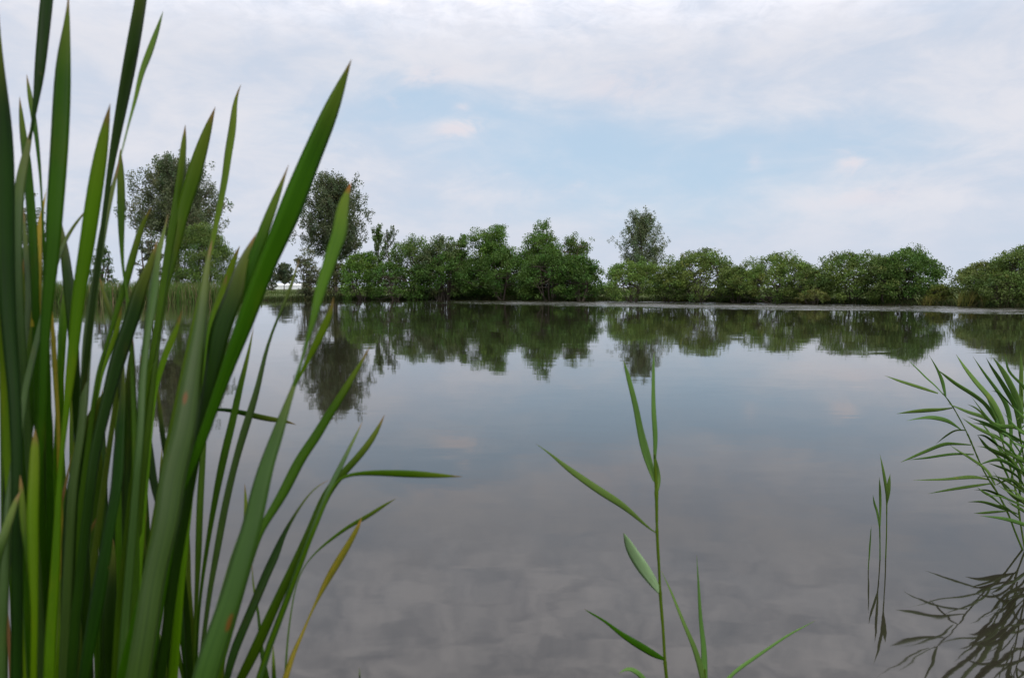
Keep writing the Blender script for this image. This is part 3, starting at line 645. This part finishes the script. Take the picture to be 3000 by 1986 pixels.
cattail('cattail with a broad straight blade reaching the top edge of the photo', RX(100, .78), [
  ('mid', .74, .84, [(201,-25,0),(200,45,11),(193,100,28),(186,160,44),(182,268,55),(173,446,56),(160,625,53),(151,778,42),(136,912,36),(128,1046,29),(122,1225,30),(112,1350,30),(100,1500,30)], dict(twist=-.3)),
  ('dark', .86, .95, [(172,620,0),(180,680,18),(190,740,28),(203,850,36),(212,950,34),(220,1080,30)], dict(twist=.5)),
  ('bright', .9, .97, [(197,780,0),(192,868,22),(184,957,27),(178,1080,24),(172,1200,20)], dict(twist=-.5)),
  ('dark', .84, .9, [(146,1150,0),(142,1250,30),(138,1400,38),(134,1550,40),(128,1700,40),(122,1986,40)], dict(twist=.6)),
  ('yellow', .86, .9, [(150,880,0),(154,960,12),(159,1046,16),(164,1136,15),(169,1220,14),(173,1350,14)], dict(twist=.3)),
])
cattail('cattail with a dark blade cut by the left edge of the photo', RX(-40, .72), [
  ('dark', .68, .78, [(-4,20,0),(-2,150,18),(3,300,52),(10,450,68),(14,700,62),(25,950,50),(42,1150,42),(50,1350,38),(50,1550,38)], dict(twist=.3)),
  ('bright', .70, .74, [(-20,840,0),(-8,900,18),(4,970,30),(13,1046,36),(19,1150,40),(23,1300,38),(28,1438,30),(36,1550,26)], dict(twist=-.3)),
  ('pale', .68, .72, [(34,1460,0),(37,1532,20),(42,1626,28),(47,1719,34),(52,1813,42),(57,1986,58)], dict(twist=.4)),
])
cattail('cattail with a twisting blade near the left edge, dark above and pale below', RX(30, .84), [
  ('dark', .82, .9, [(165,-200,0),(150,-100,28),(137,0,41),(117,200,34),(105,300,18),(96,360,11),(88,410,10)], dict(twist=.3, ext=False)),
  ('pale', .82, .88, [(94,372,6),(84,420,18),(70,480,28),(56,560,33),(50,680,34),(52,800,30),(60,950,28),(70,1100,26)], dict(twist=-.3)),
  ('mid', .86, .96, [(78,218,0),(86,270,15),(96,330,18),(107,402,14),(116,490,10),(121,560,7),(125,640,7),(130,760,10)], dict(twist=.4)),
  ('mid', .84, .94, [(57,283,0),(61,330,14),(68,400,22),(77,460,27),(87,570,29),(95,670,29),(99,760,29),(103,860,26),(106,980,24)], dict(twist=-.4)),
])
cattail('cattail with a browning tip and a wide lower blade behind the front row at left', RX(20, .9), [
  ('yellow', .84, .95, [(136,555,0),(124,620,11),(115,690,20),(113,780,22),(108,868,26),(103,957,32)], dict(twist=.3, ext=False)),
  ('mid', .82, .88, [(108,868,20),(103,957,32),(97,1046,46),(87,1136,56),(77,1225,56),(66,1320,48),(62,1450,42),(62,1650,40)], dict(twist=.3)),
  ('pale', .88, .95, [(69,600,0),(71,660,9),(76,734,17),(84,823,21),(85,868,21),(80,950,18),(74,1050,16)], dict(twist=-.4)),
  ('mid', .92, .96, [(70,755,0),(62,823,23),(59,912,29),(60,1000,26),(62,1120,24)], dict(twist=.4)),
])
cattail('short cattail at the lower left with a bright yellow-green tip in front of dark blades', RX(60, .66), [
  ('bright', .62, .68, [(103,1255,0),(103,1297,28),(100,1391,36),(96,1500,40),(97,1626,37),(99,1719,30),(101,1813,24),(98,1986,24)], dict(twist=.2)),
  ('mid', .64, .68, [(59,1389,0),(62,1438,18),(70,1532,26),(84,1626,26),(94,1750,22),(96,1900,20)], dict(twist=-.3)),
  ('pale', .62, .66, [(62,1436,0),(50,1461,17),(33,1508,28),(15,1560,34),(-10,1640,36),(-30,1760,36)], dict(twist=.3)),
])
cattail('cattail with paired blue-green blades left of the rust-spotted blade', RX(240, .78), [
  ('pale', .76, .90, [(492,628,0),(478,690,13),(464,734,20),(455,790,26),(449,868,30),(434,957,25),(424,1046,23),(416,1136,25),(412,1250,24),(400,1400,24)], dict(twist=-.3)),
  ('dark', .74, .86, [(462,700,0),(446,760,20),(430,800,34),(404,868,48),(394,912,50),(378,957,50),(362,1002,53),(348,1046,54),(332,1100,46),(308,1200,40),(280,1320,36),(262,1450,34)], dict(twist=.5)),
  ('mid', .84, .95, [(444,606,0),(424,645,15),(407,689,21),(395,734,22),(381,779,25),(372,823,21),(356,868,20),(342,912,18),(329,957,15),(315,1002,13),(302,1046,14),(289,1091,15),(275,1180,16)], dict(twist=.4)),
  ('dark', .80, .86, [(390,985,0),(385,1060,25),(382,1150,36),(385,1300,44),(381,1500,44),(372,1650,40),(360,1800,38),(348,1986,40)], dict(twist=-.3)),
  ('mid', .86, .98, [(353,435,0),(353,482,18),(355,558,25),(355,647,22),(357,734,13),(361,790,8),(370,850,9),(378,900,10),(384,1000,12)], dict(twist=.5)),
])
cattail('cattail with a folded dark blade pointing up to the right at mid height', RX(110, .82), [
  ('dark', .76, .86, [(358,1086,0),(345,1108,18),(325,1140,34),(298,1180,46),(275,1225,58),(258,1280,62),(240,1344,58),(228,1391,54),(215,1438,50),(201,1532,38),(195,1626,34),(192,1720,30),(188,1860,28),(186,1986,28)], dict(twist=.4)),
  ('mid', .88, .95, [(285,1240,0),(287,1344,28),(284,1438,34),(279,1532,32),(270,1650,28),(255,1800,26),(240,1986,26)], dict(twist=-.4)),
  ('bright', .9, .96, [(357,884,0),(351,925,12),(345,957,16),(330,1002,17),(315,1046,15),(296,1100,14),(280,1180,14)], dict(twist=.4)),
  ('dark', .94, 1.02, [(288,800,0),(308,868,14),(321,904,16),(333,944,15),(345,1000,14),(352,1100,14)], dict(twist=.4)),
  ('olive', .94, 1.0, [(396,835,0),(390,877,12),(380,930,15),(365,1000,14),(350,1100,14)], dict(twist=-.4)),
])
cattail('cattail with short yellow-green tips left of the longest broad blade', RX(500, 1.0), [
  ('bright', .96, 1.04, [(703,720,0),(687,756,18),(672,801,24),(655,850,28),(637,910,28),(618,1000,25),(600,1100,22),(580,1250,20)], dict(twist=.4)),
  ('bright', .94, 1.0, [(665,803,0),(654,846,20),(632,912,29),(620,957,28),(608,1040,24),(594,1140,20)], dict(twist=-.4)),
  ('dark', .96, 1.1, [(868,1244,0),(835,1234,12),(777,1225,19),(723,1212,18),(679,1203,14),(634,1200,10),(600,1215,10),(580,1260,12)], dict(twist=.3)),
])
cattail('low cattail whose slim blades cross at the bottom left of the pale leaf', RX(545, 1.05), [
  ('dark', 1.0, 1.05, [(498,1560,0),(510,1672,20),(530,1813,23),(550,1986,22)], dict(twist=.4)),
  ('olive', 1.0, 1.05, [(486,1640,0),(497,1750,14),(520,1900,16),(538,1986,15)], dict(twist=-.4)),
  ('olive', 1.0, 1.05, [(462,1835,0),(475,1900,16),(495,1986,22)], dict(twist=.4)),
  ('dark', .96, 1.0, [(330,1560,0),(328,1640,28),(324,1719,40),(321,1813,50),(322,1907,52),(330,1986,52)], dict(twist=-.4)),
  ('dark', .96, 1.0, [(395,1560,0),(388,1672,33),(377,1766,34),(360,1860,34),(358,1986,38)], dict(twist=.4)),
  ('dark', .98, 1.0, [(430,1500,0),(420,1600,18),(440,1700,24),(455,1850,26),(470,1990,26)], dict(twist=.4)),
])
cattail('withered cattail with rusty brown dead blades low at the left edge', RX(60, .95), [
  ('dry', .92, .96, [(138, 1560, 0), (141, 1650, 10), (140, 1750, 14), (132, 1860, 14), (120, 1990, 14)]),
  ('dry', .92, .96, [(8, 1700, 0), (18, 1800, 14), (30, 1900, 18), (36, 1990, 20)]),
  ('dry', .92, .96, [(62, 1120, 0), (52, 1180, 9), (44, 1260, 12), (40, 1400, 12), (44, 1600, 12)]),
  ('dry', .92, .98, [(210, 1330, 0), (196, 1400, 8), (178, 1480, 10), (150, 1600, 10), (120, 1800, 10)]),
])
# back row of the clump, its shade mostly put into dark leaf colours
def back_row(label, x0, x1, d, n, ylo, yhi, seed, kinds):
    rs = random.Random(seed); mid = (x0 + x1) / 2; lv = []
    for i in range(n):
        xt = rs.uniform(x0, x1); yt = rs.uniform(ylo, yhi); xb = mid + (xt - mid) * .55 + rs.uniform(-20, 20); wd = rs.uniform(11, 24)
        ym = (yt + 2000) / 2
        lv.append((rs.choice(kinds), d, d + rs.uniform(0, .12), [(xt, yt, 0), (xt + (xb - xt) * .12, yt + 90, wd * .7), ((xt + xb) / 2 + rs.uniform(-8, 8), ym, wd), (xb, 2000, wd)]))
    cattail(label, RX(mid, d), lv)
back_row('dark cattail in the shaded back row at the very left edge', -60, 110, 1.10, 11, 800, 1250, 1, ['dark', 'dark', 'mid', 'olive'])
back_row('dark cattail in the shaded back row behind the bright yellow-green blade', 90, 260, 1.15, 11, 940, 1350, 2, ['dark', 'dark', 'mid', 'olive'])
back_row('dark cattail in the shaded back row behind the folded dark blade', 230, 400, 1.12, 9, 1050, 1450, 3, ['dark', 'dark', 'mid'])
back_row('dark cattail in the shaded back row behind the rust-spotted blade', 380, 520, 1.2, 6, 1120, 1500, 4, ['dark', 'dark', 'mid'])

# ------------------------------------------------------------------ reeds
def reed(label, stem_px, d0, d1, leaves, rad=(.0035, .0018), group=None, root=None, cat='reed', kind='reed', stem_kind='olive'):
    """stem_px top -> bottom photo pixels; leaves: (kind, pts, depth offset at tip)"""
    C = catmull([(p[0], p[1], 0) for p in stem_px], 22)[::-1]
    dep = np.linspace(d0, d1, 22); P = [np.array(at(C[i][0], C[i][1], dep[i])) for i in range(22)]
    if P[0][2] > -.05:
        tg = P[0] - P[1]; tg /= np.linalg.norm(tg); z0 = P[0][2]; k = max(2, int(z0 / .06) + 2); E = []
        for i in range(1, k + 1):
            t = i / k; q = P[0] + tg * ((z0 + .12) * t / max(.4, -tg[2])); q[2] = z0 - (z0 + .12) * t; E.append(q)
        P = E[::-1] + P
    P = np.array(P)
    base = (P[0][0], P[0][1], P[0][2])
    rt = empty('reed', base); tag(rt, label, cat, group)
    cl = np.concatenate([[0], np.cumsum(np.linalg.norm(np.diff(P, axis=0), axis=1))]); sr = np.linspace(0, cl[-1], 150)
    Pd = np.stack([np.interp(sr, cl, P[:, k_]) for k_ in range(3)], 1); rr_ = np.interp(sr, [0, cl[-1]], rad)
    for L in leaves:                                            # a node and a clasping sheath under every leaf
        q = np.array(at(L[1][-1][0], L[1][-1][1], (d0 + d1) / 2)); i0 = int(np.argmin(((Pd - q) ** 2).sum(1))); dd_ = sr - sr[i0]
        rr_ = rr_ * (1 + .30 * np.exp(-(dd_ / .004) ** 2) + .14 * ((dd_ > -.05) & (dd_ < 0)))
    stem_tube('stem', Pd, np.minimum(rr_, rad[0] * 1.7), rt, MATS[stem_kind])
    zz = [at(C[i][0], C[i][1], dep[i]) for i in range(22)]
    for j, L in enumerate(leaves):
        k, pts, dd = L[:3]
        bx, by = pts[-1][0], pts[-1][1]; i0 = int(np.argmin([(C[i][0] - bx) ** 2 + (C[i][1] - by) ** 2 for i in range(22)])); db = dep[i0]
        blade('leaf', pts, db, db + dd, None, rt, k, j * 7 + int(bx), ext=False, n=20, twist=L[3] if len(L) > 3 else None)
    return rt
reed('tall single reed standing alone in the middle foreground, leaves mostly to the left', [(1919, 1345), (1923, 1440), (1925, 1560), (1931, 1667), (1934, 1736), (1943, 1849), (1948, 1937), (1953, 1986)], 1.36, 1.42, [
    ('reed', [(1826,1055,0),(1838,1094,13),(1862,1189,18),(1874,1252,21),(1889,1314,27),(1906,1370,22),(1918,1410,10)], .06, .3),
    ('reed', [(1916,1030,0),(1915,1063,7),(1914,1157,12),(1916,1220,15),(1920,1283,15),(1918,1352,8),(1919,1385,6)], .04, .7),
    ('reed', [(1917,1330,4),(1924,1370,14),(1927,1402,19),(1925,1430,14),(1923,1445,8)], 0, .3),
    ('reed', [(1569,1299,0),(1613,1330,8),(1651,1362,18),(1689,1390,24),(1752,1434,28),(1800,1464,27),(1833,1487,24),(1877,1525,14),(1912,1556,5),(1925,1562,4)], -.10, .3),
    ('glaucous', [(1826,1560,0),(1838,1588,26),(1856,1622,42),(1882,1660,50),(1909,1698,40),(1926,1724,24),(1934,1738,9)], -.12, .35),
    ('mid', [(1712,1783,0),(1720,1789,5),(1770,1818,10),(1814,1852,19),(1850,1876,26),(1877,1892,29),(1915,1915,26),(1950,1932,8)], -.10, .2),
], rad=(.0034, .0022))
reed('short reed at the bottom, right of the single tall reed, with one long arching leaf', [(2062, 1960), (2066, 2040), (2072, 2150)], 1.30, 1.30, [
    ('reed', [(1937,1671,0),(1965,1730,7),(2003,1824,13),(2035,1899,19),(2056,1970,23),(2066,2040,12)], .05, .5),
    ('reed', [(2041,1625,0),(2047,1723,8),(2053,1818,13),(2062,1899,19),(2064,1980,22),(2068,2060,12)], .03, .7),
    ('reedpale', [(2390,1816,0),(2350,1838,5),(2305,1862,9),(2223,1918,13),(2167,1956,16),(2130,1990,17),(2095,2050,14),(2072,2150,8)], .08, .4),
], rad=(.004, .003))
reed('reed barely showing at the bottom edge, with a curled yellowish leaf tip', [(1905, 2010), (1912, 2100), (1915, 2200)], 1.2, 1.2, [
    ('reedpale', [(1812,1974,0),(1826,1962,7),(1846,1958,14),(1868,1970,22),(1886,1990,24),(1905,2040,16),(1913,2110,8)], -.02, .2),
], rad=(.004, .003))
SR = 'thin young reeds standing in the water at right'
reed('tallest thin young reed in the water, left of the leaning reed clump', [(2598, 1465), (2597, 1566), (2594, 1655)], 3.40, 3.40, [
    ('reed', [(2578,1330,0),(2586,1370,7),(2592,1403,10),(2597,1440,9),(2599,1470,4)], 0, .2),
    ('reed', [(2608,1388,0),(2605,1410,10),(2602,1436,15),(2600,1455,12),(2598,1475,5)], 0, .2)], rad=(.003, .002), group=SR)
reed('middle thin young reed with two narrow leaf tips', [(2577, 1535), (2578, 1590), (2578, 1655)], 3.38, 3.38, [
    ('reed', [(2576,1398,0),(2578,1430,7),(2579,1480,8),(2578,1540,4)], 0, .2),
    ('reed', [(2557,1448,0),(2562,1475,7),(2570,1500,8),(2577,1545,4)], 0, .2)], rad=(.003, .002), group=SR)
reed('shortest thin young reed, a bare leftmost spike', [(2551, 1550), (2546, 1629), (2543, 1685)], 3.26, 3.26, [
    ('reed', [(2553,1540,0),(2549,1590,5),(2546,1640,4)], 0, .2)], rad=(.0025, .0008), group=SR)
LR = 'reeds of the leaning clump at the right edge'
def feather(sx, y0, y1, n, seed, a0=115, a1=165):
    rr = random.Random(seed); out = []
    for k in range(n):
        f = (k + rr.uniform(0, 1)) / n; xb = np.interp(f, [0, 1], sx) ; yb = y0 + (y1 - y0) * f
        an = math.radians(rr.uniform(a0, a1) if rr.random() < .8 else rr.uniform(40, 80)); L = rr.uniform(80, 170)
        dx, dy = math.cos(an) * L, -math.sin(an) * L
        w_ = rr.uniform(7, 13)
        out.append((rr.choice(['reed', 'reed', 'reedpale', 'mid']), [(xb + dx, yb + dy + 14, 0), (xb + dx * .7, yb + dy * .72, w_ * .7), (xb + dx * .35, yb + dy * .4, w_), (xb, yb, 4)], rr.uniform(-.16, .16)))
    return out
reed('leftmost leaning reed of the right-edge clump, its leaves streaming left over the water', [(2762, 1152), (2790, 1189), (2834, 1270), (2878, 1371), (2910, 1425), (2928, 1453), (2953, 1503), (2975, 1560), (3002, 1625)], 3.5, 3.95, [
    ('reed', [(2592,1100,0),(2630,1114,8),(2677,1129,11),(2715,1141,10),(2748,1152,5)], -.1),
    ('reed', [(2655,1050,0),(2690,1083,6),(2714,1107,7),(2740,1130,6),(2765,1157,4)], .1),
    ('reed', [(2722,1040,0),(2746,1082,8),(2760,1115,12),(2767,1145,9),(2771,1164,4)], 0),
    ('reed', [(2626,1212,0),(2670,1206,10),(2714,1202,14),(2750,1200,11),(2790,1195,4)], -.1),
    ('reed', [(2656,1232,0),(2696,1225,7),(2733,1223,14),(2777,1233,15),(2815,1258,5)], -.1),
    ('reed', [(2638,1354,0),(2670,1340,8),(2714,1321,12),(2765,1301,13),(2800,1300,9),(2845,1303,4)], -.1),
    ('reed', [(2660,1347,0),(2714,1341,7),(2790,1330,9),(2853,1331,4)], .1),
    ('reed', [(2741,1301,0),(2771,1277,7),(2799,1261,6),(2830,1260,4)], .1),
    ('reed', [(2674,1406,0),(2730,1405,6),(2777,1403,9),(2840,1397,14),(2870,1399,10),(2898,1405,4)], -.12),
    ('reed', [(2718,1446,0),(2777,1435,8),(2840,1425,11),(2903,1416,5)], .08),
    ('reed', [(2853,1503,0),(2880,1502,8),(2915,1499,9),(2950,1497,4)], -.1),
    ('reedpale', [(2777,1182,0),(2810,1196,8),(2840,1208,12),(2891,1226,14),(2935,1264,8)], .1),
    ('reed', [(2782,1303,0),(2810,1322,7),(2840,1340,10),(2891,1377,13),(2915,1420,6)], .1),
    ('reedpale', [(2862,1426,0),(2880,1440,9),(2903,1453,11),(2935,1480,5)], 0),
], rad=(.0045, .0022), group=LR)
reed('second leaning reed of the right-edge clump, with bushy upswept leaves', [(2912, 1225), (2935, 1290), (2960, 1370), (2978, 1450), (2991, 1540), (3004, 1615)], 3.5, 3.85, [
    ('reed', [(2747,1083,0),(2775,1105,12),(2803,1126,15),(2853,1157,17),(2891,1189,18),(2925,1245,8)], -.05),
    ('reedpale', [(2801,1038,0),(2828,1079,13),(2865,1126,21),(2903,1170,23),(2935,1233,20),(2945,1280,8)], .05),
    ('reed', [(2851,1045,0),(2884,1094,10),(2922,1145,15),(2950,1190,17),(2962,1260,12),(2960,1330,6)], .05),
    ('reed', [(2819,1224,0),(2845,1243,9),(2872,1258,13),(2922,1283,13),(2966,1314,9),(2970,1370,5)], -.08),
    ('reed', [(2864,1275,0),(2880,1295,12),(2897,1314,15),(2953,1340,20),(2985,1380,14),(2990,1440,6)], -.05),
    ('reed', [(2914,1395,0),(2940,1402,9),(2966,1409,11),(2985,1430,8),(2990,1470,5)], -.1),
    ('reed', [(2870,1392,0),(2910,1400,8),(2950,1425,10),(2985,1470,5)], .1),
    ('reedpale', [(2880,1130,0),(2900,1180,10),(2920,1220,14),(2938,1290,8)], .1),
] + feather((2925, 2992), 1260, 1540, 9, 3), rad=(.0045, .002), group=LR)
reed('third reed of the right-edge clump, tallest upright leaves against the water', [(2965, 1170), (2985, 1260), (3005, 1380), (3020, 1500), (3030, 1625)], 3.55, 3.5, [
    ('reed', [(2889,1048,0),(2905,1076,9),(2922,1101,15),(2953,1151,19),(2979,1201,17),(2992,1270,8)], -.05),
    ('reedpale', [(2907,1045,0),(2935,1082,18),(2960,1126,23),(2985,1182,21),(2995,1240,10)], .05),
    ('reed', [(2945,1034,0),(2953,1082,9),(2979,1113,13),(3000,1132,14),(3020,1180,10),(3010,1260,6)], 0),
    ('reed', [(2895,1356,0),(2925,1366,8),(2953,1377,11),(2985,1400,10),(3010,1440,5)], -.1),
    ('reed', [(2939,1426,0),(2960,1442,9),(2979,1459,13),(3005,1480,9),(3022,1520,5)], -.1),
    ('reed', [(2950,1464,0),(2975,1482,8),(3000,1497,10),(3022,1540,5)], 0),
    ('reed', [(2990,1030,0),(2992,1080,12),(2992,1150,14),(2994,1230,8)], .1),
    ('reed', [(2920,1300,0),(2950,1320,12),(2985,1350,14),(3005,1400,6)], .1),
] + feather((2970, 3025), 1190, 1520, 10, 4), rad=(.0045, .002), group=LR)
for i, (lab, sx, dpt) in enumerate([('fourth reed of the clump, its leaves mostly cut off by the right edge', 3060, 3.55), ('fifth reed of the clump, farthest beyond the right edge', 3120, 3.35)]):
    rr = random.Random(i + 5); lv = []
    for k in range(11):
        yb = 1240 + k * 32; side = -1 if k % 3 else 1; ln = rr.uniform(110, 190)
        xb = sx - 60 * (1625 - yb) / 450
        lv.append(('reed' if k % 3 else 'reedpale', [(xb + side * ln, yb - rr.uniform(20, 120), 0), (xb + side * ln * .6, yb - rr.uniform(30, 60), 13), (xb + side * ln * .25, yb - 22, 15), (xb, yb, 5)], rr.uniform(-.15, .15)))
    reed(lab, [(sx - 70, 1130), (sx - 45, 1280), (sx - 15, 1450), (sx, 1630)], dpt, dpt, lv, rad=(.0045, .002), group=LR)
